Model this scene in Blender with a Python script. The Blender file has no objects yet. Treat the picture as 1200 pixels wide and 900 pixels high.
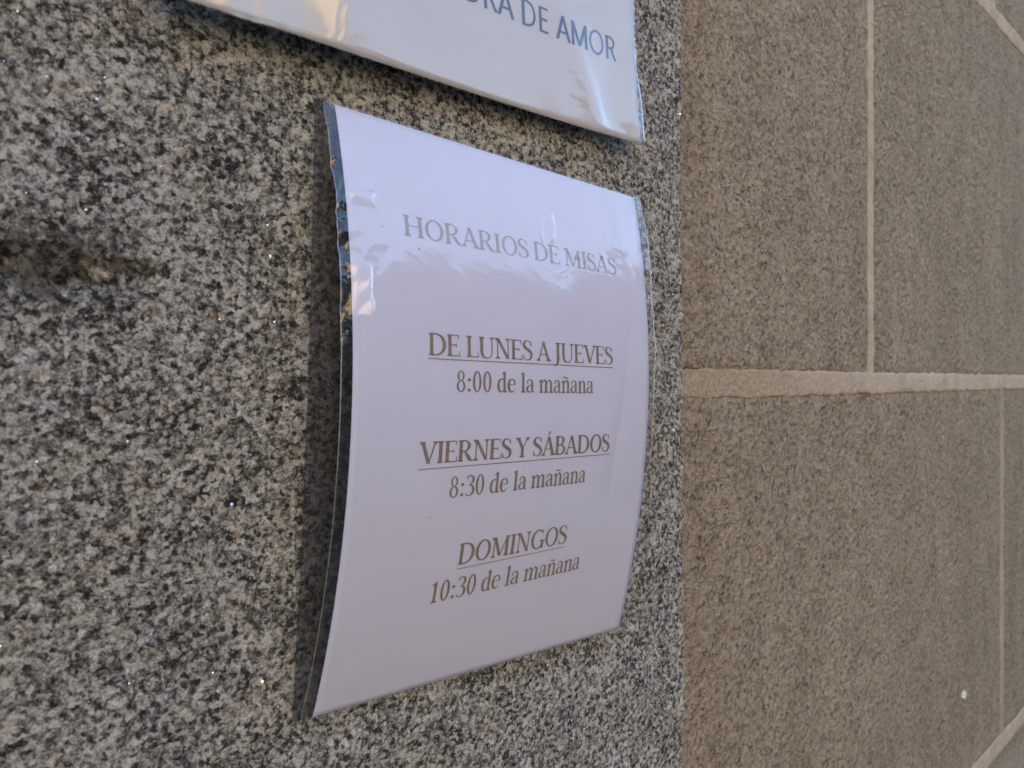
import bpy, math, random
import numpy as np
from mathutils import Vector

SC = bpy.context.scene
C = SC.collection
R = math.radians

# ------------------------------------------------------------------ camera, sky, sun, exposure
EYE = 1.5                                   # height of the camera; the wall face is the plane y = 0
TH = 0.84085                                # angle between the view direction and the wall
cam_d = bpy.data.cameras.new('camera')
cam = bpy.data.objects.new('camera', cam_d); C.objects.link(cam)
cam.location = (0, -0.32, EYE)
cam.rotation_euler = (R(90), 0, -(math.pi/2 - TH) + R(0))
cam_d.sensor_width = 36; cam_d.lens = 830/1200*36
cam_d.shift_y = -(450-446.2)/1200
cam_d.clip_start = 0.01; cam_d.clip_end = 500
cam_d.dof.use_dof = True; cam_d.dof.focus_distance = 0.43; cam_d.dof.aperture_fstop = 13
SC.camera = cam

SUN_EL, SUN_AZ = 40, 20                     # sun stands behind the wall (towards +y), a little to +x
w = bpy.data.worlds.new('World'); SC.world = w; w.use_nodes = True
nt = w.node_tree
sky = nt.nodes.new('ShaderNodeTexSky'); sky.sky_type = 'NISHITA'; sky.sun_disc = False
sky.sun_elevation = R(SUN_EL); sky.sun_rotation = R(SUN_AZ)
bg = nt.nodes['Background']; bg.inputs['Strength'].default_value = 0.15
nt.links.new(sky.outputs[0], bg.inputs['Color'])
sun_d = bpy.data.lights.new('sun', 'SUN'); sun_d.energy = 4.5; sun_d.angle = R(0.5); sun_d.color = (1, .90, .76)
sun = bpy.data.objects.new('sun', sun_d); C.objects.link(sun)
sd = Vector((math.sin(R(SUN_AZ))*math.cos(R(SUN_EL)), math.cos(R(SUN_AZ))*math.cos(R(SUN_EL)), math.sin(R(SUN_EL))))
sun.rotation_euler = sd.to_track_quat('Z', 'Y').to_euler()
SC.view_settings.view_transform = 'Standard'; SC.view_settings.look = 'None'
SC.view_settings.exposure = 2.3; SC.view_settings.gamma = 1
SC.view_settings.use_curve_mapping = False
SC.cycles.transparent_max_bounces = 16
SC.cycles.max_bounces = 8

# ------------------------------------------------------------------ helpers
def link(o, parent=None):
    C.objects.link(o)
    if parent: o.parent = parent
    return o
def tag(o, label=None, cat=None, group=None, kind=None):
    for k, v in (('label', label), ('category', cat), ('group', group), ('kind', kind)):
        if v: o[k] = v
    return o
def empty(name, loc=(0, 0, 0)):
    o = bpy.data.objects.new(name, None); o.location = loc; o.empty_display_size = .1
    return link(o)
def mesh_obj(name, verts, faces, mat, parent=None, smooth=False):
    m = bpy.data.meshes.new(name)
    m.from_pydata([tuple(map(float, v)) for v in verts], [], [tuple(map(int, f)) for f in faces])
    if mat: m.materials.append(mat)
    if smooth: m.polygons.foreach_set('use_smooth', [True]*len(m.polygons))
    m.update()
    o = bpy.data.objects.new(name, m)
    link(o)
    if parent:
        o.parent = parent; o.matrix_parent_inverse = parent_inv(parent)
    return o
def parent_inv(p):
    from mathutils import Matrix
    return Matrix.Translation(-Vector(p.location))
def grid_obj(name, P, mat, parent=None, smooth=True, flip=False):
    """P: array (n, m, 3) of points, one quad sheet"""
    n, m, _ = P.shape
    idx = np.arange(n*m).reshape(n, m)
    q = np.stack([idx[:-1, :-1], idx[1:, :-1], idx[1:, 1:], idx[:-1, 1:]], -1).reshape(-1, 4)
    if flip: q = q[:, ::-1]
    me = bpy.data.meshes.new(name)
    me.vertices.add(n*m); me.vertices.foreach_set('co', P.reshape(-1).astype(np.float32))
    me.loops.add(q.size); me.loops.foreach_set('vertex_index', q.reshape(-1).astype(np.int32))
    me.polygons.add(len(q)); me.polygons.foreach_set('loop_start', np.arange(0, q.size, 4, dtype=np.int32))
    me.polygons.foreach_set('loop_total', np.full(len(q), 4, np.int32))
    if smooth: me.polygons.foreach_set('use_smooth', np.ones(len(q), bool))
    me.update(calc_edges=True)
    if mat: me.materials.append(mat)
    o = bpy.data.objects.new(name, me); link(o)
    if parent:
        o.parent = parent; o.matrix_parent_inverse = parent_inv(parent)
    return o
def box(name, a, b, mat, parent=None):
    x0, y0, z0 = a; x1, y1, z1 = b
    v = [(x0,y0,z0),(x1,y0,z0),(x1,y1,z0),(x0,y1,z0),(x0,y0,z1),(x1,y0,z1),(x1,y1,z1),(x0,y1,z1)]
    f = [(0,3,2,1),(4,5,6,7),(0,1,5,4),(1,2,6,5),(2,3,7,6),(3,0,4,7)]
    return mesh_obj(name, v, f, mat, parent)

def _h(i, j, k, seed):
    n = (i*374761393 + j*668265263 + k*2147483647 + seed*974634777) & 0xffffffff
    n = ((n ^ (n >> 13)) * 1274126177) & 0xffffffff
    return ((n ^ (n >> 16)) & 0xffff)/65535.0
def vnoise(x, y, z=0, seed=0):
    x = np.asarray(x, float); y = np.asarray(y, float) + 0*x; z = np.asarray(z, float) + 0*x
    xi, yi, zi = np.floor(x).astype(np.int64), np.floor(y).astype(np.int64), np.floor(z).astype(np.int64)
    fx, fy, fz = x-xi, y-yi, z-zi
    fx, fy, fz = (f*f*f*(f*(f*6-15)+10) for f in (fx, fy, fz))
    r = 0
    for a in (0, 1):
        for b in (0, 1):
            for c in (0, 1):
                r = r + _h(xi+a, yi+b, zi+c, seed)*(fx if a else 1-fx)*(fy if b else 1-fy)*(fz if c else 1-fz)
    return r*2-1
def facet(x, y, seed=0):
    x = np.asarray(x, float); y = np.asarray(y, float)+0*x; u = x+.37*y; v = y-.21*x
    i, j = np.floor(u).astype(np.int64), np.floor(v).astype(np.int64); f, g = u-i, v-j; k = 0*i
    a, b, c, d = _h(i, j, k, seed), _h(i+1, j, k, seed), _h(i, j+1, k, seed), _h(i+1, j+1, k, seed)
    return np.where(f+g < 1, a+(b-a)*f+(c-a)*g, d+(c-d)*(1-f)+(b-d)*(1-g))
def fbm(x, y, z=0, seed=0, oct=4, rough=.5):
    r = 0; a = 1; t = 0
    for o in range(oct):
        r = r + a*vnoise(np.asarray(x)*2**o, np.asarray(y)*2**o, np.asarray(z)*2**o, seed+o*17); t += a; a *= rough
    return r/t

# ------------------------------------------------------------------ materials
class NB:
    def __init__(s, name):
        s.m = bpy.data.materials.new(name); s.m.use_nodes = True; s.t = s.m.node_tree
        s.b = s.t.nodes.get('Principled BSDF'); s.out = s.t.nodes.get('Material Output')
    def n(s, typ, **kw):
        o = s.t.nodes.new(typ)
        for k, v in kw.items():
            if k.startswith('_'): setattr(o, k[1:], v)
            else: o.inputs[k.replace('0', ' ')].default_value = v
        return o
    def l(s, a, b): s.t.links.new(a, b)
    def noise(s, vec, scale, detail=4, rough=.6, lac=2., dist=0.):
        o = s.n('ShaderNodeTexNoise'); o.inputs['Scale'].default_value = scale; o.inputs['Detail'].default_value = detail
        o.inputs['Roughness'].default_value = rough; o.inputs['Lacunarity'].default_value = lac; o.inputs['Distortion'].default_value = dist
        s.l(vec, o.inputs['Vector']); return o
    def vor(s, vec, scale, feature='F1'):
        o = s.n('ShaderNodeTexVoronoi'); o.feature = feature; o.inputs['Scale'].default_value = scale
        s.l(vec, o.inputs['Vector']); return o
    def ramp(s, fac, stops, interp='LINEAR'):
        o = s.n('ShaderNodeValToRGB'); e = o.color_ramp.elements; o.color_ramp.interpolation = interp
        while len(e) < len(stops): e.new(.5)
        for i, (p, c) in enumerate(stops):
            e[i].position = p; e[i].color = (c, c, c, 1) if not isinstance(c, tuple) else (*c, 1)
        s.l(fac, o.inputs['Fac']); return o.outputs['Color']
    def mix(s, fac, a, b, mode='MIX'):
        o = s.n('ShaderNodeMix'); o.data_type = 'RGBA'; o.blend_type = mode
        for i, v in ((0, fac), (6, a), (7, b)):
            if hasattr(v, 'is_linked'): s.l(v, o.inputs[i])
            else: o.inputs[i].default_value = (*v, 1) if isinstance(v, tuple) else v
        return o.outputs[2]
    def math(s, op, a, b=0., c=0., clamp=False):
        o = s.n('ShaderNodeMath'); o.operation = op; o.use_clamp = clamp
        for i, v in enumerate((a, b, c)):
            if hasattr(v, 'is_linked'): s.l(v, o.inputs[i])
            else: o.inputs[i].default_value = v
        return o.outputs[0]
    def bump(s, h, dist, strength=1., nrm=None):
        o = s.n('ShaderNodeBump'); o.inputs['Distance'].default_value = dist; o.inputs['Strength'].default_value = strength
        s.l(h, o.inputs['Height'])
        if nrm is not None: s.l(nrm, o.inputs['Normal'])
        return o.outputs[0]
    def obj(s): return s.n('ShaderNodeTexCoord').outputs['Object']
    def geo(s): return s.n('ShaderNodeNewGeometry').outputs['Position']

def simple(name, col, rough=.8, metal=0., scale=30, var=.12):
    s = NB(name); p = s.geo()
    n = s.noise(p, scale, 5, .6)
    k = s.ramp(n.outputs['Fac'], [(.3, tuple(c*(1-var) for c in col)), (.7, tuple(min(1, c*(1+var)) for c in col))])
    s.l(k, s.b.inputs['Base Color']); s.b.inputs['Roughness'].default_value = rough; s.b.inputs['Metallic'].default_value = metal
    s.l(s.bump(n.outputs['Fac'], .3/scale, .4), s.b.inputs['Normal'])
    return s.m

def granite():
    s = NB('grey_granite'); p = s.geo()
    # warped coordinates so that grains have ragged, interlocking outlines
    wn = s.noise(p, 420, 3, .7)
    wv = s.n('ShaderNodeVectorMath'); wv.operation = 'SUBTRACT'; s.l(wn.outputs['Color'], wv.inputs[0]); wv.inputs[1].default_value = (.5, .5, .5)
    ws = s.n('ShaderNodeVectorMath'); ws.operation = 'SCALE'; s.l(wv.outputs[0], ws.inputs[0]); ws.inputs['Scale'].default_value = .0026
    wa = s.n('ShaderNodeVectorMath'); wa.operation = 'ADD'; s.l(p, wa.inputs[0]); s.l(ws.outputs[0], wa.inputs[1])
    q = wa.outputs[0]
    big = s.noise(q, 38, 4, .6).outputs['Fac']
    v1 = s.vor(q, 420); c1 = s.n('ShaderNodeSeparateColor'); s.l(v1.outputs['Color'], c1.inputs[0])
    v2 = s.vor(q, 900); c2 = s.n('ShaderNodeSeparateColor'); s.l(v2.outputs['Color'], c2.inputs[0])
    n1 = s.noise(q, 290, 6, .78, 2.1).outputs['Fac']
    # mineral selector: cell value + cluster noise
    sel = s.math('ADD', s.math('MULTIPLY', c1.outputs[0], .42), s.math('MULTIPLY', c2.outputs[0], .24))
    sel = s.math('ADD', sel, s.math('MULTIPLY', s.math('SUBTRACT', n1, .5), 1.9))
    sel = s.math('ADD', sel, s.math('MULTIPLY', s.math('SUBTRACT', big, .5), .5))
    base = s.ramp(sel, [(.0, (.012, .012, .011)), (.10, (.032, .031, .028)), (.18, (.095, .093, .083)), (.28, (.172, .168, .150)),
                        (.37, (.30, .293, .262)), (.58, (.51, .50, .45))])
    base = s.mix(.75, base, s.mix(1., base, s.ramp(s.noise(p, 1100, 3, .7).outputs['Fac'], [(.34, .35), (.5, 1.), (.68, 1.35)]), 'MULTIPLY'))
    # hue drift: some grains bluish quartz, some rusty
    rust = s.ramp(s.noise(q, 95, 3, .7).outputs['Fac'], [(.62, 0.), (.70, .75)])
    base = s.mix(rust, base, s.mix(1., base, (1., .66, .34), 'MULTIPLY'))
    cool = s.ramp(c1.outputs[1], [(.70, 0.), (.80, .55)])
    base = s.mix(cool, base, s.mix(1., base, (.86, .93, 1.), 'MULTIPLY'))
    yel = s.ramp(s.noise(p, 12, 3, .6).outputs['Fac'], [(.50, 0.), (.68, .35)])
    base = s.mix(yel, base, s.mix(1., base, (1., .93, .78), 'MULTIPLY'))
    # dirt that has settled in the chipped hollow and in a few old chips
    vm = s.n('ShaderNodeVectorMath'); vm.operation = 'SUBTRACT'; s.l(p, vm.inputs[0]); vm.inputs[1].default_value = (.046, 0, EYE+.045)
    vs = s.n('ShaderNodeVectorMath'); vs.operation = 'MULTIPLY'; s.l(vm.outputs[0], vs.inputs[0]); vs.inputs[1].default_value = (1/.046, 1/.03, 1/.021)
    ln = s.n('ShaderNodeVectorMath'); ln.operation = 'LENGTH'; s.l(vs.outputs[0], ln.inputs[0])
    dn = s.math('ADD', ln.outputs['Value'], s.math('MULTIPLY', s.math('SUBTRACT', s.noise(p, 190, 5, .75).outputs['Fac'], .5), 3.4))
    dm = s.ramp(dn, [(.45, .85), (1.4, 0.)])
    base = s.mix(dm, base, s.mix(1., base, (.17, .16, .145), 'MULTIPLY'))
    s.l(base, s.b.inputs['Base Color'])
    s.b.inputs['Specular IOR Level'].default_value = .35
    rg = s.ramp(c2.outputs[1], [(.0, .5), (.2, .85)])
    s.l(rg, s.b.inputs['Roughness'])
    h1 = s.math('ADD', s.math('MULTIPLY', n1, .9), s.math('MULTIPLY', c1.outputs[0], .35))
    h2 = s.math('ADD', h1, s.math('MULTIPLY', s.noise(q, 90, 3, .6).outputs['Fac'], 1.6))
    s.l(s.bump(h2, .0022, 1.), s.b.inputs['Normal'])
    return s.m

def brown_stone():
    s = NB('brown_granite'); p = s.geo()
    n1 = s.noise(p, 230, 4, .72).outputs['Fac']; n2 = s.noise(p, 30, 4, .6).outputs['Fac']; n3 = s.noise(p, 4.5, 3, .6).outputs['Fac']
    v = s.vor(p, 190); c = s.n('ShaderNodeSeparateColor'); s.l(v.outputs['Color'], c.inputs[0])
    sel = s.math('ADD', n1, s.math('MULTIPLY', s.math('SUBTRACT', c.outputs[0], .5), .20))
    sel = s.math('ADD', sel, s.math('MULTIPLY', s.math('SUBTRACT', n2, .5), .30))
    base = s.ramp(sel, [(.22, (.130, .106, .070)), (.38, (.245, .207, .147)), (.52, (.325, .281, .205)), (.72, (.40, .352, .268))])
    base = s.mix(s.ramp(n3, [(.35, 0.), (.7, .8)]), base, s.mix(1., base, (1.12, 1.12, 1.10), 'MULTIPLY'))
    st = s.n('ShaderNodeMapping'); st.inputs['Scale'].default_value = (14, 14, 2.2); s.l(p, st.inputs['Vector'])
    base = s.mix(s.ramp(s.noise(st.outputs[0], 1., 4, .65).outputs['Fac'], [(.42, .0), (.62, .55)]), base, s.mix(1., base, (.80, .78, .74), 'MULTIPLY'))
    pit = s.ramp(s.noise(p, 175, 2, .55, dist=.4).outputs['Fac'], [(.29, .65), (.40, 0.)])
    base = s.mix(pit, base, (.085, .066, .045))
    fl = s.ramp(s.noise(p, 130, 2, .5).outputs['Fac'], [(.76, 0.), (.79, .8)])
    base = s.mix(fl, base, (.5, .47, .42))
    s.l(base, s.b.inputs['Base Color']); s.b.inputs['Roughness'].default_value = .9
    s.b.inputs['Specular IOR Level'].default_value = .25
    h = s.math('ADD', s.math('MULTIPLY', n1, 1.), s.math('MULTIPLY', s.noise(p, 105, 3, .6).outputs['Fac'], 3.2))
    h = s.math('SUBTRACT', h, s.math('MULTIPLY', s.ramp(s.noise(p, 175, 2, .55, dist=.4).outputs['Fac'], [(.29, 1.), (.42, 0.)]), .8))
    s.l(s.bump(h, .0042, 1.), s.b.inputs['Normal'])
    return s.m

def mortar(name='pale_mortar', k=1.):
    s = NB(name); p = s.geo()
    n = s.noise(p, 220, 4, .7).outputs['Fac']; n2 = s.noise(p, 18, 4, .65).outputs['Fac']
    base = s.ramp(n2, [(.30, (.33*k, .288*k, .218*k)), (.50, (.41*k, .365*k, .288*k)), (.75, (.49*k, .445*k, .362*k))])
    base = s.mix(s.ramp(n, [(.3, .5), (.5, 0.)]), base, (.30, .26, .20))
    # the joint is dirty and worn where it runs in behind the pilaster
    sx = s.n('ShaderNodeSeparateXYZ'); s.l(p, sx.inputs[0])
    f = s.math('ADD', sx.outputs[0], s.math('MULTIPLY', s.math('SUBTRACT', s.noise(p, 22, 4, .7).outputs['Fac'], .5), .5))
    base = s.mix(s.ramp(f, [(.66, 1.), (1.0, 0.)]), base, s.ramp(s.noise(p, 230, 4, .72).outputs['Fac'], [(.22, (.130, .106, .070)), (.38, (.245, .207, .147)), (.52, (.325, .281, .205)), (.72, (.40, .352, .268))]))
    s.l(base, s.b.inputs['Base Color']); s.b.inputs['Roughness'].default_value = .95
    s.b.inputs['Specular IOR Level'].default_value = .2
    s.l(s.bump(s.math('ADD', n, s.math('MULTIPLY', s.noise(p, 125, 3, .6).outputs['Fac'], 2.0)), .0022, .9), s.b.inputs['Normal'])
    return s.m

def paper(name, col, gloss=.5):
    s = NB(name); p = s.geo()
    n = s.noise(p, 25, 3, .5).outputs['Fac']; n2 = s.noise(p, 900, 2, .5).outputs['Fac']
    base = s.mix(s.ramp(n, [(.3, 0.), (.7, .5)]), col, tuple(c*.96 for c in col))
    sp = s.ramp(s.noise(p, 420, 1, .5).outputs['Fac'], [(.835, 0.), (.85, .7)])
    base = s.mix(sp, base, (.12, .11, .11))
    v = s.vor(p, 48); cc = s.n('ShaderNodeSeparateColor'); s.l(v.outputs['Color'], cc.inputs[0])
    dot = s.math('MULTIPLY', s.math('LESS_THAN', v.outputs['Distance'], s.math('MULTIPLY', cc.outputs[1], .032)), s.math('GREATER_THAN', cc.outputs[0], .72))
    base = s.mix(s.math('MULTIPLY', dot, .75), base, (.10, .09, .09))
    s.l(base, s.b.inputs['Base Color']); s.b.inputs['Roughness'].default_value = gloss
    s.b.inputs['Specular IOR Level'].default_value = .2
    s.l(s.bump(n2, .00006, .5), s.b.inputs['Normal'])
    return s.m

def film(name, tint=(.97, .97, .975), haze=.035, rough=.06, refl=1.9, bump_scale=60, bump_amt=.00025):
    """thin clear plastic: transparent + mirror weighted by Schlick, with a little milky haze"""
    s = NB(name); t = s.t; t.nodes.remove(s.b)
    p = s.geo()
    g = s.n('ShaderNodeNewGeometry')
    nz = s.noise(p, bump_scale, 3, .55, dist=.6).outputs['Fac']
    nb = s.bump(nz, bump_amt, 1.)
    dt = s.n('ShaderNodeVectorMath'); dt.operation = 'DOT_PRODUCT'; s.l(g.outputs['Normal'], dt.inputs[0]); s.l(g.outputs['Incoming'], dt.inputs[1])
    c = s.math('SUBTRACT', 1., s.math('ABSOLUTE', dt.outputs['Value']), clamp=True)
    F = s.math('ADD', s.math('MULTIPLY', s.math('POWER', c, 5.), .96), .04)
    F = s.math('MULTIPLY', F, refl, clamp=True)
    tr = s.n('ShaderNodeBsdfTransparent'); tr.inputs[0].default_value = (*tint, 1)
    df = s.n('ShaderNodeBsdfDiffuse'); df.inputs[0].default_value = (.8, .8, .82, 1)
    m1 = s.n('ShaderNodeMixShader'); m1.inputs[0].default_value = haze
    s.l(tr.outputs[0], m1.inputs[1]); s.l(df.outputs[0], m1.inputs[2])
    gl = s.n('ShaderNodeBsdfGlossy'); gl.inputs['Roughness'].default_value = rough; gl.inputs[0].default_value = (1, 1, 1, 1)
    s.l(nb, gl.inputs['Normal'])
    m2 = s.n('ShaderNodeMixShader'); s.l(F, m2.inputs[0]); s.l(m1.outputs[0], m2.inputs[1]); s.l(gl.outputs[0], m2.inputs[2])
    s.l(m2.outputs[0], s.out.inputs['Surface'])
    return s.m

M = dict(
    granite=granite(), brown=brown_stone(), mortar=mortar(), dusty=mortar('dusty_mortar', .82),
    paper=paper('white_paper', (.52, .56, .72)),
    paper2=paper('silvery_paper', (.47, .475, .475)),
    ink=simple('faded_brown_ink', (.17, .13, .10), .7, 0, 300, .25),
    ink_pale=simple('glare_paled_ink', (.27, .24, .235), .7, 0, 300, .15),  # heading ink: glare of the plastic put into its paler colour
    ink_blue=simple('blue_ink', (.004, .010, .045), .6, 0, 300, .2),
    film=film('clear_sleeve_film', rough=.14, refl=2.4, haze=.03, bump_scale=45, bump_amt=.0006),
    film_margin=film('clear_margin_film', rough=.03, refl=2.1, haze=.0, bump_scale=90, bump_amt=.0005),
    film_back=film('grey_back_film', (.42, .42, .42), .02, .35, .45),  # back film tinted grey, much darker than the front film
    film2=film('laminating_film', (.97, .97, .97), .03, .12, 2.3, 22, .0012),
    seam=film('welded_film_edge', (.8, .8, .8), .10, .2, 1.6),
    paving=simple('stone_paving', (.13, .125, .115), .9, 0, 6, .15),
    asphalt=simple('asphalt', (.05, .05, .05), .9, 0, 40, .3),
    plaster=simple('ochre_plaster', (.55, .41, .26), .95, 0, 3, .1),
    greyplaster=simple('grey_plaster', (.20, .19, .18), .95, 0, 3, .1),
    frame=simple('white_window_paint', (.75, .74, .7), .5, 0, 20, .05),
    tile=simple('clay_roof_tile', (.35, .15, .09), .9, 0, 10, .2),
    dark=simple('dark_window_glass', (.03, .035, .04), .08, 0, 5, .1),
    fix=simple('clear_tape', (.8, .8, .8), .3),
)
s = NB('mica'); s.b.inputs['Metallic'].default_value = 1.; s.b.inputs['Roughness'].default_value = .28
vv = s.vor(s.geo(), 60); s.l(s.ramp(vv.outputs['Distance'], [(.1, (.95, .85, .66)), (.6, (.8, .86, .95))]), s.b.inputs['Base Color'])
M['mica'] = s.m

# ------------------------------------------------------------------ ground and street
def ground(name, x0, x1, y0, y1, z, mat):
    g = box(name, (x0, y0, z-.3), (x1, y1, z), mat); g['kind'] = 'structure'; return g
ground('pavement', -60, 60, -2.2, .3, 0, M['paving'])
ground('road', -60, 60, -7.0, -2.2, -.13, M['asphalt'])
ground('far_pavement', -60, 60, -9.5, -7.0, 0, M['paving'])
ground('ground', -300, 300, -300, 300, -.135, M['paving'])

# ------------------------------------------------------------------ granite pilaster
def relief(x, z, seed=3):
    """hammered stone surface, metres outwards"""
    h = .0016*fbm(x*28, z*28, 0, seed, 3) + .0011*fbm(x*95, z*95, 0, seed+5, 3, .6) + .00055*fbm(x*330, z*330, 0, seed+9, 2, .6)
    # long chipped hollow left of the notice
    d = np.sqrt(((x-.056)/.030)**2 + ((z-EYE-.041-.06*(x-.056))/.011)**2) + .35*vnoise(x*90, z*90, 0, 71)
    h = h - (.0060+.0025*vnoise(x*150, z*210, 0, 75))*np.clip(1-d, 0, 1)**.8
    d = np.sqrt(((x-.11)/.016)**2 + ((z-EYE-.095)/.006)**2) + .4*vnoise(x*90, z*90, 0, 73)
    h = h - .002*np.clip(1-d, 0, 1)
    return h
pil = empty('granite_pilaster', (-.15, 0, 0))
tag(pil, 'light grey speckled granite pilaster with rough hammered face carrying both paper notices', 'pilaster')
EDGE = .4640
def seq(a, b, step): return np.linspace(a, b, max(2, int(round(abs(b-a)/step))+1))
def pil_block(z0, z1, fine):
    st = .0011 if fine else .02
    xs = np.concatenate([seq(-.76, -.06, .012)[:-1], seq(-.06, EDGE-.0022, st)]) if fine else seq(-.76, EDGE-.0022, .02)
    if fine: zs = np.concatenate([seq(z0, EYE-.34, .006)[:-1], seq(EYE-.34, EYE+.30, st)[:-1], seq(EYE+.30, z1, .006)])
    else: zs = seq(z0, z1, .02)
    # path across the face then round the arris onto the return
    ang = R(1)*np.linspace(15, 90, 5)
    px = np.concatenate([[-.76], xs, EDGE-.0022+.0022*np.sin(ang), np.full(8, EDGE)])
    py = np.concatenate([[.28], 0*xs, .0022-.0022*np.cos(ang), seq(.008, .20, .027)[:8]])
    nx = np.concatenate([[0], 0*xs, np.sin(ang), np.ones(8)]); ny = np.concatenate([[0], 0*xs-1, -np.cos(ang), np.zeros(8)])
    X, Z = np.meshgrid(px, zs); Y, _ = np.meshgrid(py, zs); NX, _ = np.meshgrid(nx, zs); NY, _ = np.meshgrid(ny, zs)
    r = relief(X+Y*.7, Z)
    edge_z = np.minimum(Z-z0, z1-Z); r = r - .006*np.exp(-edge_z/.004)
    arr = np.exp(-np.abs(X-EDGE)/.003)*np.clip(vnoise(X*0, Z*130, 0, 5)+.2*vnoise(X*0, Z*420, 0, 8), -.3, 1)*.0009
    r = r - arr
    X = X + NX*r; Y = Y + NY*r
    X = X - .009*(Z-EYE)*np.clip((X+.0)/EDGE, 0, 1)
    P = np.stack([X, Y, Z], -1)
    return grid_obj('stone_block', P, M['granite'], pil, flip=False)
pil_block(EYE-.52, EYE+.47, True)
for z0, z1 in ((.0, .96), (1.98, 2.9), (2.91, 3.9), (3.91, 4.9), (4.91, 5.9), (5.91, 7.0)):
    pil_block(z0, z1, False)
for z in (.97, 1.975, 2.905, 3.905, 4.905, 5.905):
    box('mortar_joint', (-.75, .006, z-.02), (EDGE-.006, .28, z+.02), M['mortar'], pil)

# mica glints: tiny flakes bedded in the stone
rnd = random.Random(5); V = []; Fc = []
for i in range(1500):
    x = rnd.uniform(-.1, EDGE-.004); z = rnd.uniform(EYE-.34, EYE+.30)
    r = rnd.uniform(.00018, .00045) if rnd.random() < .95 else rnd.uniform(.0006, .0011)
    y = -float(relief(np.array([x]), np.array([z]))[0]) - .0003 - r*.25
    n = Vector((rnd.gauss(0, .55), -1, rnd.gauss(0, .55))).normalized()
    a = n.orthogonal().normalized(); b = n.cross(a); k = rnd.randint(4, 6); ph = rnd.uniform(0, 6)
    i0 = len(V)
    for j in range(k):
        t = ph+2*math.pi*j/k; rr = r*rnd.uniform(.6, 1.2)
        V.append(Vector((x, y, z)) + a*math.cos(t)*rr + b*math.sin(t)*rr)
    for j in range(k): V.append(V[i0+j] - n*r*.5)
    Fc.append(tuple(range(i0, i0+k)))
    for j in range(k): Fc.append((i0+j, i0+k+j, i0+k+(j+1) % k, i0+(j+1) % k))
o = mesh_obj('mica_flakes', V, Fc, M['mica'], pil); o['kind'] = 'stuff'

# ------------------------------------------------------------------ brown ashlar wall, set back behind the pilaster
wall = empty('ashlar_wall', (1.5, .06, 0))
tag(wall, 'brown roughly tooled stone wall with pale mortar joints set back right of the grey pilaster', 'wall')
WY = .060; PITCH = .679; ZJ = EYE-.0028
def wblock(x0, x1, z0, z1, step):
    xs = seq(x0, x1, step); zs = seq(z0, z1, step)
    X, Z = np.meshgrid(xs, zs)
    h = .0013*fbm(X*20, Z*20, 0, 11, 3) + .0010*fbm(X*80, Z*80, 0, 15, 2, .6)
    e = np.minimum(np.minimum(X-x0, x1-X), np.minimum(Z-z0, z1-Z))
    h = h - .004*np.exp(-np.maximum(e, 0)/.0035)
    jx = .0012*vnoise(Z*70, X*0, 0, 31); jz = .0012*vnoise(X*70, Z*0, 0, 33)
    P = np.stack([X + jx*(e < .02), WY - h, Z + jz*(e < .02)], -1)
    # returns so that each block is a solid stone
    n, m, _ = P.shape
    Q = np.empty((n+2, m+2, 3)); Q[1:-1, 1:-1] = P
    Q[0, 1:-1] = P[0]; Q[-1, 1:-1] = P[-1]; Q[1:-1, 0] = P[:, 0]; Q[1:-1, -1] = P[:, -1]
    Q[0, 0] = P[0, 0]; Q[0, -1] = P[0, -1]; Q[-1, 0] = P[-1, 0]; Q[-1, -1] = P[-1, -1]
    for sl in ((0, slice(None)), (-1, slice(None)), (slice(None), 0), (slice(None), -1)): Q[sl][..., 1] = WY+.12
    return grid_obj('stone_block', Q, M['brown'], wall)
def mjoint(x0, x1, z0, z1, vertical, proud, seed, mat='mortar'):
    """a strip of pointing with ragged edges, standing slightly proud of the stones"""
    L = (z1-z0) if vertical else (x1-x0); W = (x1-x0) if vertical else (z1-z0)
    st = .003 if L < 3 and z0 > .9 and z1 < 2.4 else .02
    u = seq(0, L, st); v = np.array([-.5, -.5, -.44, -.36, -.2, 0, .2, .36, .44, .5, .5])
    U, Vv = np.meshgrid(u, v, indexing='ij')
    ra = .0026*fbm(u*55, u*0, 0, seed, 3, .65); rb = .0026*fbm(u*55, u*0, 0, seed+3, 3, .65)
    off = np.where(Vv < 0, ra[:, None], rb[:, None])*np.abs(Vv)*2*min(1, W/.022)
    Cc = Vv*W + off
    H = proud*np.clip((.5-np.abs(Vv))/.12, 0, 1)**.5 + .0006*fbm(U*40, Cc*40, 0, seed+7, 3)*(np.abs(Vv) < .45)
    if not vertical: H = H*np.clip((x0+U-.62)/.35, .12, 1)
    H[:, 0] = -.012; H[:, -1] = -.012
    Yy = WY + .0008 - H
    if vertical: P = np.stack([(x0+x1)/2 + Cc, Yy, z0+U], -1)
    else: P = np.stack([x0+U, Yy, (z0+z1)/2 + Cc], -1)
    return grid_obj('mortar_joint', P, M[mat], wall, flip=not vertical)
X0, X1 = -6.0, 11.0
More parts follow.
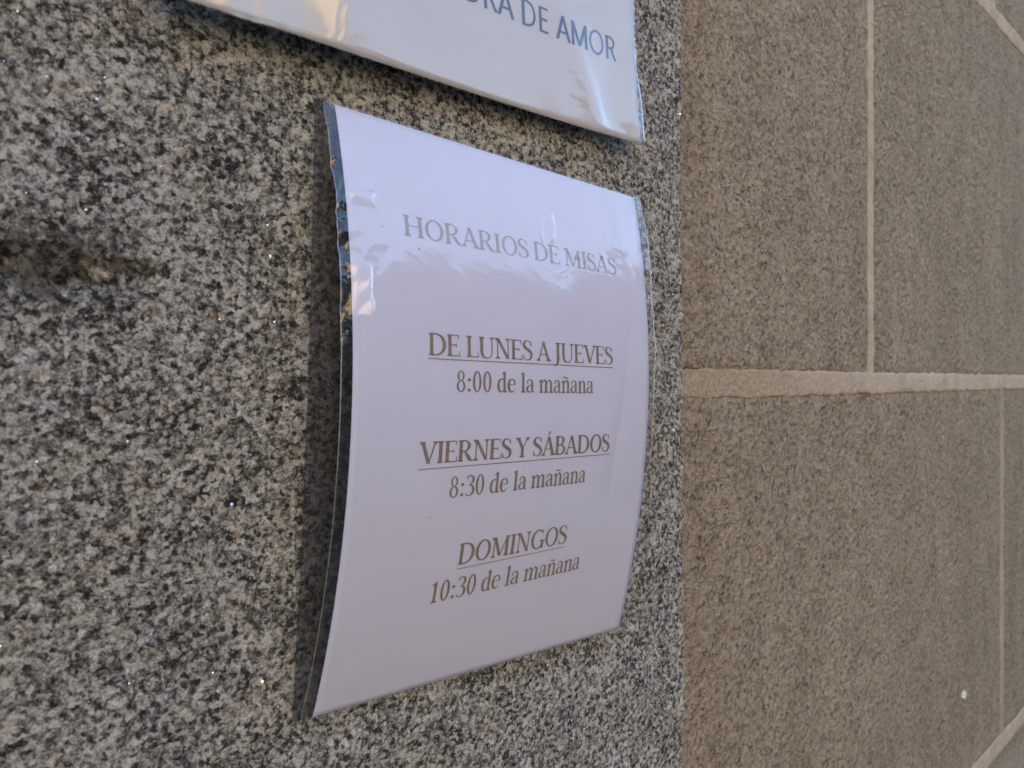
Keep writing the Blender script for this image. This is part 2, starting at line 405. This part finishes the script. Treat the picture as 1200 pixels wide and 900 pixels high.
# vertical joints of each course (x of the joint); courses counted from the eye-level joint
vj = {0: [-5.3, -4.4, -3.3, -2.4, -1.5, .0, .9755, 1.86, 2.7, 3.7, 4.5, 5.6, 6.5, 7.5, 8.6, 9.6],
      -1: [-5.0, -3.9, -3.0, -2.0, -1.1, .2, 1.584, 2.35, 3.2, 4.1, 5.1, 6.0, 7.1, 8.2, 9.2, 10.1],
      1: [-5.2, -4.2, -3.4, -2.3, -1.3, .1, .62, 1.5317, 2.45, 3.4, 4.3, 5.3, 6.2, 7.2, 8.1, 9.1, 10.2]}
for k in range(-3, 9):
    z0 = ZJ + k*PITCH; z1 = z0 + PITCH; z0 = max(z0, 0.0)
    if z1 < .1: continue
    js = [X0] + vj.get(k, [x+.17*((k*7) % 5) for x in vj[(k % 2) or 0]]) + [X1]
    for a, b in zip(js[:-1], js[1:]):
        near = k in (-1, 0, 1) and b > .4 and a < 2.5
        wblock(a+.006, b-.006, z0+.009, z1-.009, .008 if near else .12)
    for x in js[1:-1]:
        wd = .017 if x != 1.584 else .024
        if k == 1: wd = .02
        mjoint(x-wd/2, x+wd/2, z0+.012, z1-.012, True, .0012, k*31+int(x*10)+500, 'dusty' if k == -1 else 'mortar')
    if k > -3 and z0 > .05:
        mjoint(X0, X1, z0-.0142, z0+.0142, False, .0018 if k else .0022, 91+k) if k not in (0, 1, -1) else None
for k in (-1, 0, 1):
    z = ZJ + k*PITCH; t = .0144 if k == 0 else .0165
    mjoint(.30, 3.0, z-t, z+t, False, .0020, 91+k*4)
    mjoint(X0, .299, z-t, z+t, False, .0018, 191+k); mjoint(3.001, X1, z-t, z+t, False, .0018, 291+k)
box('wall_core', (X0, WY+.03, 0), (X1, WY+.5, 7.4), M['mortar'], wall)
# a splash of pale paint on the wall
V = []; a0 = Vector((1.3546, 0, EYE-0.5263)); n = 11
for j in range(n):
    t = 2*math.pi*j/n; V.append((a0.x+.008*math.cos(t)*rnd.uniform(.7, 1.1), WY-.0026, a0.z+.0065*math.sin(t)*rnd.uniform(.7, 1.2)))
V += [(v[0], WY+.002, v[2]) for v in V]
o = mesh_obj('paint_spot', V, [tuple(range(n))[::-1]] + [(j, (j+1) % n, n+(j+1) % n, n+j) for j in range(n)], M['frame'], wall)

# ------------------------------------------------------------------ sunlit house across the street (seen only in the reflections)
hs = empty('plastered_house', (2, -9.5, 0)); tag(hs, 'ochre plastered house across the street, mirrored in the plastic', 'house')
HH = 6.6
wins = []
xs_w = [x for x in np.arange(-10, 3, 2.6)]
for fl in (0, 1):
    for x in xs_w: wins.append((x, x+1.1, 1.0+fl*3.1, 2.5+fl*3.1))
# wall as vertical and horizontal strips round the window openings
zc = [0, 1.0, 2.5, 4.1, 5.6, 9.4]
V = []; Fc = []
def addbox(a, b):
    x0, y0, z0 = a; x1, y1, z1 = b; i = len(V)
    V.extend([(x0,y0,z0),(x1,y0,z0),(x1,y1,z0),(x0,y1,z0),(x0,y0,z1),(x1,y0,z1),(x1,y1,z1),(x0,y1,z1)])
    Fc.extend([tuple(i+k for k in f) for f in ((0,3,2,1),(4,5,6,7),(0,1,5,4),(1,2,6,5),(2,3,7,6),(3,0,4,7))])
for a, b in ((0, 1), (2, 3), (4, 5)): addbox((-11, -10, zc[a]), (3.8, -9.6, zc[b]))
for a, b in ((1, 2), (3, 4)):
    xa = -11
    for x in xs_w: addbox((xa, -10, zc[a]), (x, -9.6, zc[b])); xa = x+1.1
    addbox((xa, -10, zc[a]), (3.8, -9.6, zc[b]))
mesh_obj('wall', V, Fc, M['plaster'], hs)
for (x0, x1, z0, z1) in wins:
    f = box('window', (x0, -9.86, z0), (x1, -9.80, z1), M['dark'], hs)
    g = box('frame', (x0+.52, -9.80, z0), (x0+.58, -9.76, z1), M['frame']); g.parent = f
box('roof', (-11.3, -14, 9.4), (4.1, -9.2, 9.65), M['tile'], hs)

zc[-1] = HH
blocker = empty('sun_blocker', (17, .6, 0)); tag(blocker, 'unseen tall brown stone nave rising behind the right hand wall, beyond the frame', 'unseen_mass')
box('wall', (7.5, WY+.52, 0), (34, 8, 17), M['brown'], blocker); box('roof', (7.2, .3, 17), (34.3, 8.4, 17.5), M['tile'], blocker)  # unseen mass added to keep the sun off the grey house
gh = empty('grey_house', (14, -9.5, 0)); tag(gh, 'shaded grey house across the street, beyond the frame, mirrored in the plastic', 'house')
V = []; Fc = []; xs_g = list(np.arange(5.2, 29, 2.9))
for a, b in ((0, 1), (2, 3), (4, 5)): addbox((4.3, -10, zc[a]), (30, -9.5, zc[b]))
for a, b in ((1, 2), (3, 4)):
    xa = 4.3
    for x in xs_g: addbox((xa, -10, zc[a]), (x, -9.5, zc[b])); xa = x+1.
    addbox((xa, -10, zc[a]), (30, -9.5, zc[b]))
mesh_obj('wall', V, Fc, M['greyplaster'], gh)
for a, b in ((1, 2), (3, 4)):
    for x in xs_g: box('window', (x, -9.8, zc[a]), (x+1., -9.74, zc[b]), M['dark'], gh)
box('roof', (4.25, -14, HH+.0), (30.4, -9.1, HH+.3), M['tile'], gh)

# ------------------------------------------------------------------ surfaces of the two notices
PW, PH = .22373, .297
Q = dict(x0=.16664, z0=.13536, phi=.03809, h0L=.0035, h0R=.0105, h1L=.0030, h1R=.0065, AL=.02739, cL=-.03035, AR=.01846, cR=.0322)
def notice(s, t, lift=0., bow=1.):
    s = np.asarray(s, float); t = np.asarray(t, float) + 0*s; s = s + 0*t
    b = lambda A, c, a0, a1: a0 + (a1-a0)*t + bow*A*4*t*(1-t)*(1+c*(1-2*t))
    h = (1-s)*b(Q['AL'], Q['cL'], Q['h0L'], Q['h1L']) + s*b(Q['AR'], Q['cR'], Q['h0R'], Q['h1R'])
    x = Q['x0'] + s*PW*math.cos(Q['phi']) - t*PH*math.sin(Q['phi'])
    z = EYE + Q['z0'] - s*PW*math.sin(Q['phi']) - t*PH*math.cos(Q['phi'])
    return np.stack([x, -h-lift, z], -1)
S2W, S2H = .316, .2237; S2BR = np.array([.3945, .1640]); S2A = math.atan2(.0084, .3023)
def sign2(s, t, lift=0.):
    s = np.asarray(s, float); t = np.asarray(t, float) + 0*s; s = s + 0*t
    u = -(1-s)*S2W; v = (1-t)*S2H
    x = S2BR[0] + u*math.cos(S2A) - v*math.sin(S2A); z = EYE + S2BR[1] + u*math.sin(S2A) + v*math.cos(S2A)
    h = .0072 + .0075*t**2.2 + .0016*np.sin(s*5.1+1.2)*t - .001*(s-.5)*0 + .0014*np.sin(3.1*t+2*s)
    x = x - .0006*v/S2H
    return np.stack([x, -h-lift, z], -1)

# ------------------------------------------------------------------ lettering: strokes of varying width, printed on the curved sheet
def cr(P, n):
    P = np.asarray(P, float); P = np.vstack([2*P[0]-P[1], P, 2*P[-1]-P[-2]]); out = []
    for i in range(1, len(P)-2):
        for k in range(n):
            t = k/n; p0, p1, p2, p3 = P[i-1:i+3]
            out.append(.5*((2*p1)+(-p0+p2)*t+(2*p0-5*p1+4*p2-p3)*t*t+(-p0+3*p1-3*p2+p3)*t**3))
    out.append(P[-2]); return np.array(out)
def pen(*pts, n=6):
    A = cr(pts, n); P = A[:, :2]; wd = A[:, 2:3]
    T = np.gradient(P, axis=0); T /= np.linalg.norm(T, axis=1)[:, None]+1e-9
    N = np.stack([-T[:, 1], T[:, 0]], 1)
    return (P+N*wd/2, P-N*wd/2)
def ln(x0, y0, x1, y1, w, w1=None):
    k = 8; t = np.linspace(0, 1, k)[:, None]; c = np.array([[x0, y0]])*(1-t)+np.array([[x1, y1]])*t
    ww = w + ((w1 or w)-w)*t
    o = np.concatenate([ww/2, 0*ww], 1)
    return (c-o, c+o)
def hb(x0, x1, y, th=.045):
    t = np.linspace(0, 1, 5); c = np.stack([x0+(x1-x0)*t, 0*t+y], 1); o = np.array([[0, th/2]])
    return (c+o, c-o)
def ser(x, y, half, d=1, w=.13):
    half *= 1.08
    """bracketed serif; d=1 sits on the baseline, -1 hangs from the top"""
    t = np.linspace(-1, 1, 9); prof = .050 + .075*np.clip(1-(np.abs(t)*half-w*.5)/(half-w*.5+1e-6), 0, 1)**2.6
    lo = np.stack([x+t*half, 0*t+y], 1); hi = np.stack([x+t*half, y+d*prof], 1)
    return (hi, lo)
def ring(cx, cy, rx, ry, tk, tn, a0=0, a1=360, tilt=0):
    a = np.radians(np.linspace(a0, a1, 25))
    o = np.stack([cx+rx*np.cos(a), cy+ry*np.sin(a)], 1)
    b = a + math.radians(tilt)
    i = np.stack([cx+(rx-tk)*np.cos(a)+.02*tilt/12*np.sin(a), cy+(ry-tn)*np.sin(a)], 1)
    return (o, i)
K, T = .135, .060
def stem(x, y0=0, y1=1, w=K, b=.13, t=.13):
    r = [ln(x, y0, x, y1, w)]
    if b: r.append(ser(x, y0, b, 1, w))
    if t: r.append(ser(x, y1, t, -1, w))
    return r
def wedge(x, y, d=1, h=.16): # vertical terminal of E, S, L
    return [(np.array([[x-.018, y], [x-.018, y+d*h*.5], [x-.012, y+d*h]]), np.array([[x+.03, y], [x+.018, y+d*h*.5], [x+.012, y+d*h]]))]
def A_(): return ([ln(.09, 0, .385, 1, T), ln(.69, 0, .385, 1, K), hb(.19, .60, .34), ser(.09, 0, .11, 1, T), ser(.69, 0, .14, 1, K)], .80)
def acute(x, y): return [(np.array([[x-.03, y], [x+.06, y+.22]]), np.array([[x+.01, y], [x+.15, y+.20]]))]
def n_lower(x0, wd, x=.68):
    return [pen((x0+.05, x*.74, .03), (x0+.16, x*.93, .05), (x0+wd*.62, x*.985, .075), (x0+wd*.96, x*.86, .10), (x0+wd, x*.62, .11), (x0+wd, .3, .11), (x0+wd, .0, .11)),
            ser(x0+wd, 0, .11, 1, .11)]
XH = .68
def lflag(x, y): return [(np.array([[x-.15, y-.085], [x-.10, y-.055], [x+.05, y+.005]]), np.array([[x-.15, y-.115], [x-.08, y-.115], [x+.055, y-.13]]))]
def a_lower():
    return [pen((.09, .50, .06), (.13, .62, .055), (.24, .665, .05), (.36, .61, .09), (.385, .47, .11), (.385, .25, .11), (.39, .09, .10), (.45, .03, .05), (.51, .08, .03)),
            pen((.38, .42, .03), (.22, .36, .055), (.10, .26, .095), (.09, .13, .11), (.17, .035, .07), (.28, .05, .04), (.38, .15, .03)),
            pen((.075, .475, .02), (.11, .50, .085), (.14, .52, .02), n=3)]
def S_cap():
    return [pen((.475, .73, .025), (.43, .90, .04), (.27, .985, .045), (.135, .93, .085), (.075, .79, .125), (.13, .65, .14), (.29, .54, .15), (.44, .42, .14), (.50, .27, .125), (.44, .09, .09), (.28, .012, .045), (.12, .07, .04), (.05, .27, .025))] + wedge(.478, .72, 1, .26) + wedge(.05, .29, -1, .27)
def glyph(c):
    if c == 'A': return A_()
    if c == 'Á': g, a = A_(); return g + acute(.36, 1.06), a
    if c == 'B': return stem(.15, b=.10, t=.10) + [pen((.15, .98, T), (.36, .98, T), (.51, .87, .10), (.53, .76, .13), (.47, .60, .09), (.33, .52, T), (.15, .52, T)), pen((.15, .52, T), (.38, .52, T), (.57, .42, .10), (.60, .27, .14), (.55, .12, .10), (.39, .02, T), (.15, .02, T))], .69
    if c == 'D': return stem(.16, b=.12, t=.12) + [pen((.16, .98, T), (.36, .98, T), (.60, .88, .09), (.73, .66, .135), (.745, .5, .145), (.73, .34, .135), (.60, .12, .09), (.36, .02, T), (.16, .02, T))], .86
    if c == 'E': return stem(.15, b=.12, t=.12) + [hb(.15, .57, .98), hb(.15, .46, .52), hb(.15, .60, .02)] + wedge(.57, .98, -1, .22) + wedge(.61, .0, 1, .25) + wedge(.46, .42, 1, .2), .67
    if c == 'G': return [ring(.46, .5, .41, .515, .135, T, 48, 330, 0), ln(.74, .02, .74, .42, K), ser(.74, .44, .15, -1, K)] + wedge(.735, .98, -1, .26), .89
    if c == 'H': return stem(.17) + stem(.72) + [hb(.17, .72, .51)], .89
    if c == 'I': return stem(.18), .36
    if c == 'J': return [pen((.22, 1., K), (.22, .6, K), (.22, .15, K), (.18, -.10, .10), (.06, -.22, .04), (-.05, -.17, .05), n=5), ser(.22, 1, .14, -1), pen((-.08, -.17, .02), (-.04, -.16, .10), (.0, -.15, .02), n=3)], .40
    if c == 'L': return stem(.16, b=.12) + [hb(.16, .58, .02)] + wedge(.60, .0, 1, .28), .63
    if c == 'M': return [ln(.14, 0, .17, 1, .055), ln(.17, 1, .50, .06, K), ln(.50, .03, .85, 1, T), ln(.87, 0, .85, 1, K), ser(.14, 0, .11, 1, .05), ser(.87, 0, .13, 1), ser(.12, 1, .11, -1, .1), ser(.89, 1, .11, -1, .1)], 1.04
    if c == 'N': return [ln(.16, 0, .16, 1, .052), ln(.17, 1, .71, 0, K), ln(.72, .0, .72, 1, .052), ser(.16, 0, .12, 1, .05), ser(.72, 1, .12, -1, .05), ser(.12, 1, .11, -1, .08)], .87
    if c == 'O': return [ring(.44, .5, .40, .515, .135, T, 0, 360, 8)], .88
    if c == 'R': return stem(.15, b=.12, t=.11) + [pen((.15, .98, T), (.36, .98, T), (.53, .87, .10), (.555, .73, .135), (.49, .56, .09), (.34, .48, T), (.15, .48, T)), pen((.34, .49, .05), (.46, .32, .13), (.60, .10, .14), (.72, .02, .06), (.80, .015, .03))], .77
    if c == 'S': return S_cap(), .57
    if c == 'U': return [pen((.16, 1, K), (.16, .6, K), (.165, .3, K), (.24, .07, .10), (.44, -.005, .05), (.62, .07, .045), (.69, .3, .05), (.695, .6, .05), (.695, 1, .05)), ser(.16, 1, .13, -1), ser(.695, 1, .11, -1, .05)], .84
    if c == 'V': return [ln(.10, 1, .41, 0, K), ln(.41, 0, .70, 1, T), ser(.10, 1, .13, -1), ser(.70, 1, .11, -1, .05)], .78
    if c == 'Y': return [ln(.10, 1, .37, .46, K), ln(.37, .44, .66, 1, T), ln(.37, 0, .37, .48, K), ser(.37, 0, .14), ser(.10, 1, .13, -1), ser(.66, 1, .11, -1, .05)], .74
    if c == 'd': return [pen((.40, .60, .04), (.29, .665, .05), (.14, .58, .09), (.08, .34, .12), (.13, .10, .10), (.25, .02, .055), (.40, .12, .035)), ln(.42, .02, .42, 1.02, .115)] + lflag(.42, 1.02) + [ser(.46, 0, .08, 1, .05)], .57
    if c == 'e': return [pen((.08, .385, .03), (.44, .385, .035), n=4), pen((.44, .37, .07), (.41, .58, .07), (.27, .67, .045), (.13, .58, .09), (.08, .35, .12), (.13, .11, .105), (.27, .02, .06), (.43, .14, .03))], .50
    if c == 'l': return [ln(.17, 0, .17, 1.02, .115), ser(.17, 0, .12, 1, .11)] + lflag(.17, 1.02), .32
    if c == 'a': return a_lower(), .51
    if c == 'm': return [ln(.16, 0, .16, XH, .11), ser(.16, 0, .11, 1, .11)] + lflag(.16, XH) + n_lower(.16, .31) + n_lower(.47, .31), .92
    if c == 'n': return [ln(.16, 0, .16, XH, .11), ser(.16, 0, .11, 1, .11)] + lflag(.16, XH) + n_lower(.16, .31), .60
    if c == 'ñ': g, a = glyph('n'); return g + [pen((.14, .80, .02), (.21, .86, .055), (.31, .83, .06), (.41, .80, .05), (.47, .87, .02))], a
    if c == '0': return [ring(.27, .5, .22, .51, .105, T, 0, 360)], .54
    if c == '1': return [ln(.27, 0, .27, .98, .12), ser(.27, 0, .14, 1, .12), (np.array([[.10, .86], [.32, 1.0]]), np.array([[.10, .83], [.30, .80]]))], .50
    if c == '3': return [pen((.08, .82, .06), (.14, .94, .055), (.27, .98, .05), (.40, .88, .10), (.40, .70, .11), (.30, .56, .06), (.19, .53, .04)), pen((.19, .535, .04), (.34, .50, .07), (.44, .34, .12), (.42, .14, .11), (.28, .02, .05), (.14, .03, .05), (.06, .12, .07))], .52
    if c == '8': return [ring(.27, .755, .175, .245, .08, .045, 0, 360), ring(.27, .265, .215, .28, .095, .045, 0, 360)], .54
    if c == ':': return [pen((.07, .09, .02), (.09, .09, .11), (.15, .09, .14), (.21, .09, .11), (.23, .09, .02), n=3), pen((.07, .58, .02), (.09, .58, .11), (.15, .58, .14), (.21, .58, .11), (.23, .58, .02), n=3)], .29
    return [], .26
G = .122
def sans(c):
    v = lambda x, y0=0, y1=1: ln(x, y0, x, y1, G)
    if c == 'A': return [ln(.05, 0, .35, 1, G), ln(.65, 0, .35, 1, G), hb(.16, .54, .33, .08)], .70
    if c == 'D': return [v(.14), pen((.14, .96, .08), (.34, .96, .08), (.56, .84, .085), (.66, .5, .09), (.56, .16, .085), (.34, .04, .08), (.14, .04, .08))], .80
    if c == 'E': return [v(.14), hb(.14, .50, .96, .08), hb(.14, .47, .52, .08), hb(.14, .51, .04, .08)], .60
    if c == 'M': return [v(.14), ln(.14, 1, .48, .06, G+.01), ln(.48, .06, .82, 1, G+.01), v(.82)], .96
    if c == 'O': return [ring(.43, .5, .38, .52, .09, .085)], .87
    if c == 'R': return [v(.14), pen((.14, .96, .08), (.34, .96, .08), (.50, .86, .085), (.52, .72, .09), (.46, .56, .085), (.32, .49, .08), (.14, .49, .08)), ln(.34, .50, .58, 0, G)], .66
    return [], .30
def print_line(name, text, fn, font, x0, x1, base0, base1, cap, W_mm, H_mm, mat, parent, under=None, weight=1., lift=.00016):
    weight *= 1.12
    adv = []; X = 0
    for c in text:
        g, a = font(c); adv.append((g, X)); X += a
    if text[0] != ' ':
        lo = min(float(min(p[0][:, 0].min(), p[1][:, 0].min())) for p in adv[0][0])
        hi = adv[-1][1] + max(float(max(p[0][:, 0].max(), p[1][:, 0].max())) for p in adv[-1][0])
    k = (x1-x0)/(hi-lo)
    V = []; F = []; cnt = 0
    def put(Ls, Rs, lay):
        # densify along and add the two rails
        n = len(Ls); i0 = len(V)
        for a, b in zip(Ls, Rs):
            for p in (a, b): V.append((p[0], p[1], lay))
        for j in range(n-1): F.append((i0+2*j, i0+2*j+1, i0+2*j+3, i0+2*j+2))
    for g, X in adv:
        for (a, b) in g:
            mid = (a+b)/2; a2 = mid+(a-mid)*weight; b2 = mid+(b-mid)*weight
            f = lambda p: np.stack([x0+(p[:, 0]+X-lo)*k, p[:, 1]*cap], 1)
            put(f(a2), f(b2), cnt % 5); cnt += 1
    if under:
        u0, u1, y0, y1 = under; t = np.linspace(0, 1, 90)
        xx = u0+(u1-u0)*t; bb = base0+(base1-base0)*(xx-x0)/(x1-x0); yy = bb-(y0+(y1-y0)*t)
        a = np.stack([xx, yy+.22], 1); b = np.stack([xx, yy-.22], 1); put(a, b, 6)
    V = np.array(V); xm = V[:, 0]; ym = base0+(base1-base0)*(xm-x0)/(x1-x0) - V[:, 1]
    P = fn(xm/W_mm, ym/H_mm, lift); P[:, 1] -= V[:, 2]*.00002
    o = mesh_obj(name, P, F, mat, parent)
    return o

# ------------------------------------------------------------------ lower notice: sheet in a clear sleeve
nb = empty('mass_times_notice', (float(notice(.5, .5)[0]), -.02, EYE))
tag(nb, 'bowed white paper notice with mass times in a clear plastic sleeve, lower of two', 'notice')
gs = np.linspace(0, 1, 60); gt = np.linspace(0, 1, 110)
S, Tt = np.meshgrid(gs, gt)
def sheet_with_thickness(name, fn, th, mat, parent, ns=60, ntt=110, s0=0, s1=1, t0=0, t1=1, wr=None):
    S, T_ = np.meshgrid(np.linspace(s0, s1, ns), np.linspace(t0, t1, ntt))
    F_ = fn(S, T_, 0.); 
    if wr is not None: F_[..., 1] -= wr(S, T_)
    Q_ = np.empty((ntt+2, ns+2, 3)); Q_[1:-1, 1:-1] = F_
    Q_[0, 1:-1] = F_[0]; Q_[-1, 1:-1] = F_[-1]; Q_[1:-1, 0] = F_[:, 0]; Q_[1:-1, -1] = F_[:, -1]
    Q_[0, 0] = F_[0, 0]; Q_[0, -1] = F_[0, -1]; Q_[-1, 0] = F_[-1, 0]; Q_[-1, -1] = F_[-1, -1]
    for sl in ((0, slice(None)), (-1, slice(None)), (slice(None), 0), (slice(None), -1)): Q_[sl][..., 1] += th
    o = grid_obj(name, Q_, mat, parent)
    sm = np.ones((ntt+1, ns+1), bool); sm[0] = sm[-1] = False; sm[:, 0] = sm[:, -1] = False   # crisp cut edge
    o.data.polygons.foreach_set('use_smooth', sm.reshape(-1)); o.data.update()
    return o
pap = sheet_with_thickness('paper_sheet', notice, .00015, M['paper'], nb)
WM, HM = PW*1000, PH*1000
pl = lambda *a, **k: print_line('lettering', *a, W_mm=WM, H_mm=HM, parent=pap, **k)
pap.location = pap.location
pl('HORARIOS DE MISAS', notice, glyph, 31.0, 194.4, 61.7, 59.1, 11.0, mat=M['ink_pale'], weight=.92)
pl('DE LUNES A JUEVES', notice, glyph, 42.6, 185.8, 120.9, 118.1, 11.1, mat=M['ink'], under=(42.0, 186.0, 122.7, 120.1))
pl('8:00 de la mañana', notice, glyph, 60.3, 167.3, 138.8, 136.9, 11.0, mat=M['ink'])
pl('VIERNES Y SÁBADOS', notice, glyph, 38.4, 184.6, 175.2, 173.0, 10.9, mat=M['ink'], under=(38.2, 185.4, 177.9, 174.9), weight=1.12)
pl('8:30 de la mañana', notice, glyph, 59.2, 164.2, 193.5, 191.6, 11.0, mat=M['ink'])
pl('DOMINGOS', notice, glyph, 70.3, 153.2, 230.2, 228.2, 11.4, mat=M['ink'], under=(70.2, 153.0, 232.5, 230.4), weight=1.05)
pl('10:30 de la mañana', notice, glyph, 55.7, 169.2, 249.0, 246.7, 11.5, mat=M['ink'])

def wr_front(S, T_):
    """wrinkles of the front film over the sheet"""
    x = S*PW; y = T_*PH
    topf = np.clip((T_+.004)/.10, .03, 1)
    left = topf*np.exp(-np.maximum(S+.03, 0)/.045)*np.exp(-np.maximum(T_-.33, 0)/.05)
    right = np.exp(-np.maximum(1.03-S, 0)/.045)*np.exp(-((T_-.20)/.22)**4)
    h = .00022*fbm(x*18, y*7, 0, 201, 3)
    h = h + left*(.0034*(facet(x*140, y*80, 205)-.5) + .0019*(facet(x*300, y*210, 208)-.5) + .0012*np.abs(fbm(x*60, y*30, 0, 206, 2)))
    h = h + right*(.0034*facet(x*130, y*60, 211))
    # diagonal tension folds from the top left towards the middle and soft vertical folds
    d = (x*.8+y*.6); h = h + .0011*np.exp(-((T_-.20)/.14)**2)*np.abs(vnoise(d*42, (x*.6-y*.8)*9, 0, 221))*np.exp(-((S-.35)/.35)**2)
    h = h + .0014*np.abs(vnoise(x*34+y*6, y*7, 0, 231))*np.exp(-((S-.70)/.30)**2)*np.exp(-((T_-.5)/.45)**2)
    # looped pucker under the top edge, and a small one near the right corner
    for cs, ct, rx, ry, am in ((.592, .110, .0058, .014, .0008),):
        rr = np.sqrt(((S-cs)*PW/rx)**2 + ((T_-ct)*PH/ry)**2); h = h + am*np.exp(-((rr-1)/.33)**2)*np.clip(.5+.9*vnoise(x*160, y*160, 0, 241), 0, 1)
    # horizontal crease where the sleeve was folded
    h = h + .0009*np.abs(fbm(x*55, y*40, 0, 251, 3))*np.exp(-((S-.86)/.12)**2-((T_-.12)/.09)**2)
    # two folds by the left edge that face the sunny side of the street
    for t0, t1, wdt, am in ((.268, .365, .056, .0026), (.140, .172, .075, .0016)):
        f = np.clip((T_-t0)/.008, 0, 1)*np.clip((t1-T_)/.012, 0, 1)
        sr = wdt*(1+.25*vnoise(y*150, 0*y, 0, 261)); u = (S+.012)/sr
        h = h + am*f*np.where(u < 1, np.clip(u, 0, 1), np.clip(1-(u-1)*5, 0, 1))
    return np.where(S < -.004, np.maximum(h, -.0018), np.maximum(h, 0)) + .0005
grid_n = (420, 460)
Sg, Tg = np.meshgrid(np.linspace(-.028, 1.020, grid_n[0]), np.linspace(-.0012, 1.0012, grid_n[1]))
Pf = notice(Sg, Tg, 0.); 
edge_l = np.clip((.0-Sg)/.034, 0, 1)
Pf[..., 1] -= wr_front(Sg, Tg)
ic = int(np.searchsorted(Sg[0], -.001))
front = grid_obj('front_film', Pf[:, ic:], M['film'], nb)
grid_obj('film_margin', Pf[:, :ic+1], M['film_margin'], nb)
# back film lies nearer the wall
Sb, Tb = np.meshgrid(np.linspace(-.045, 1.02, 40), np.linspace(.0, 1.0, 80))
Pb = notice(Sb, Tb, 0., bow=.12); Pb[..., 1] = np.minimum(Pb[..., 1]+.0006, -.0028)
Pb[..., 1] += .0004*fbm(Sb*14, Tb*20, 0, 301, 2)
back = grid_obj('back_film', Pb, M['film_back'], nb)
# welded edges of the film: narrow thicker ribbons
def ribbon(s0, s1, t0, t1, n, th, bow=1., extra=None, name='film_edge'):
    tt = np.linspace(0, 1, n); ss = s0+(s1-s0)*tt; t_ = t0+(t1-t0)*tt
    c = notice(ss, t_, 0., bow)
    c[:, 1] -= (extra(ss, t_) if extra else 0)
    ang = np.linspace(0, 2*math.pi, 7)
    if abs(s1-s0) < abs(t1-t0): off = np.stack([np.cos(ang)*th, np.sin(ang)*th*.5, 0*ang], 1)
    else: off = np.stack([0*ang, np.sin(ang)*th*.5, np.cos(ang)*th], 1)
    return grid_obj(name, c[:, None, :]+off[None], M['seam'], nb)
ribbon(-.028, -.028, -.0012, 1.0, 200, .00028, extra=wr_front)
ribbon(1.020, 1.020, 0, .62, 150, .0006, extra=wr_front)
ribbon(-.028, 1.03, -.0012, -.0012, 160, .00015, extra=wr_front)
ribbon(-.028, 1.03, 1.0012, 1.0012, 160, .0002, extra=wr_front)

# ------------------------------------------------------------------ upper laminated sign
ub = empty('laminated_sign', (float(sign2(.5, .5)[0]), -.01, EYE+.27))
tag(ub, 'glossy laminated sheet with blue capital letters, mounted above the mass times notice', 'sign')
pap2 = sheet_with_thickness('paper_sheet', sign2, .0003, M['paper2'], ub, 70, 60)
def s2xy(x, z): # wall point to mm on the sheet
    dx, dz = x-S2BR[0], z-S2BR[1]; u = dx*math.cos(S2A)+dz*math.sin(S2A); v = -dx*math.sin(S2A)+dz*math.cos(S2A)
    return (u+S2W)*1000, (S2H-v)*1000
xa, ya = s2xy(.2420, .2112); xb, yb = s2xy(.3724, .2158)
print_line('lettering', 'DRA DE AMOR', sign2, sans, xa, xb, ya, yb, 15.6, S2W*1000, S2H*1000, M['ink_blue'], pap2, lift=.0002)
def wr2(S, T_):
    x = S*S2W; y = T_*S2H
    h = .0060*fbm(x*10, y*9, 0, 401, 2) + .0007*facet(x*24, y*18, 402) + .0003*np.abs(vnoise(x*60, y*14, 0, 405))*np.exp(-((T_-.9)/.2)**2)
    h = h + .0014*np.exp(-((S-.80-.25*(T_-.8))/.03)**2)*np.exp(-((T_-1.)/.28)**2) + .0024*np.exp(-((S-.30)/.06)**2-((T_-.9)/.2)**2)
    h = h + .0012*np.exp(-((T_-.855)/.008)**2)*.07            # crease above the lower edge
    h = h + .0008*np.exp(-np.maximum(1-S, 0)/.10)*np.abs(vnoise(x*35, y*30, 0, 409))
    return np.maximum(h+.0007, 0.0002)
Sg, Tg = np.meshgrid(np.linspace(-.01, 1.004, 240), np.linspace(0, 1.004, 200))
Pf = sign2(Sg, Tg, 0.); fade = np.clip(np.minimum(1.004-Sg, 1.004-Tg)/.008, 0, 1)
Pf[..., 1] -= wr2(Sg, Tg)*fade + .0003
grid_obj('front_film', Pf, M['film2'], ub)
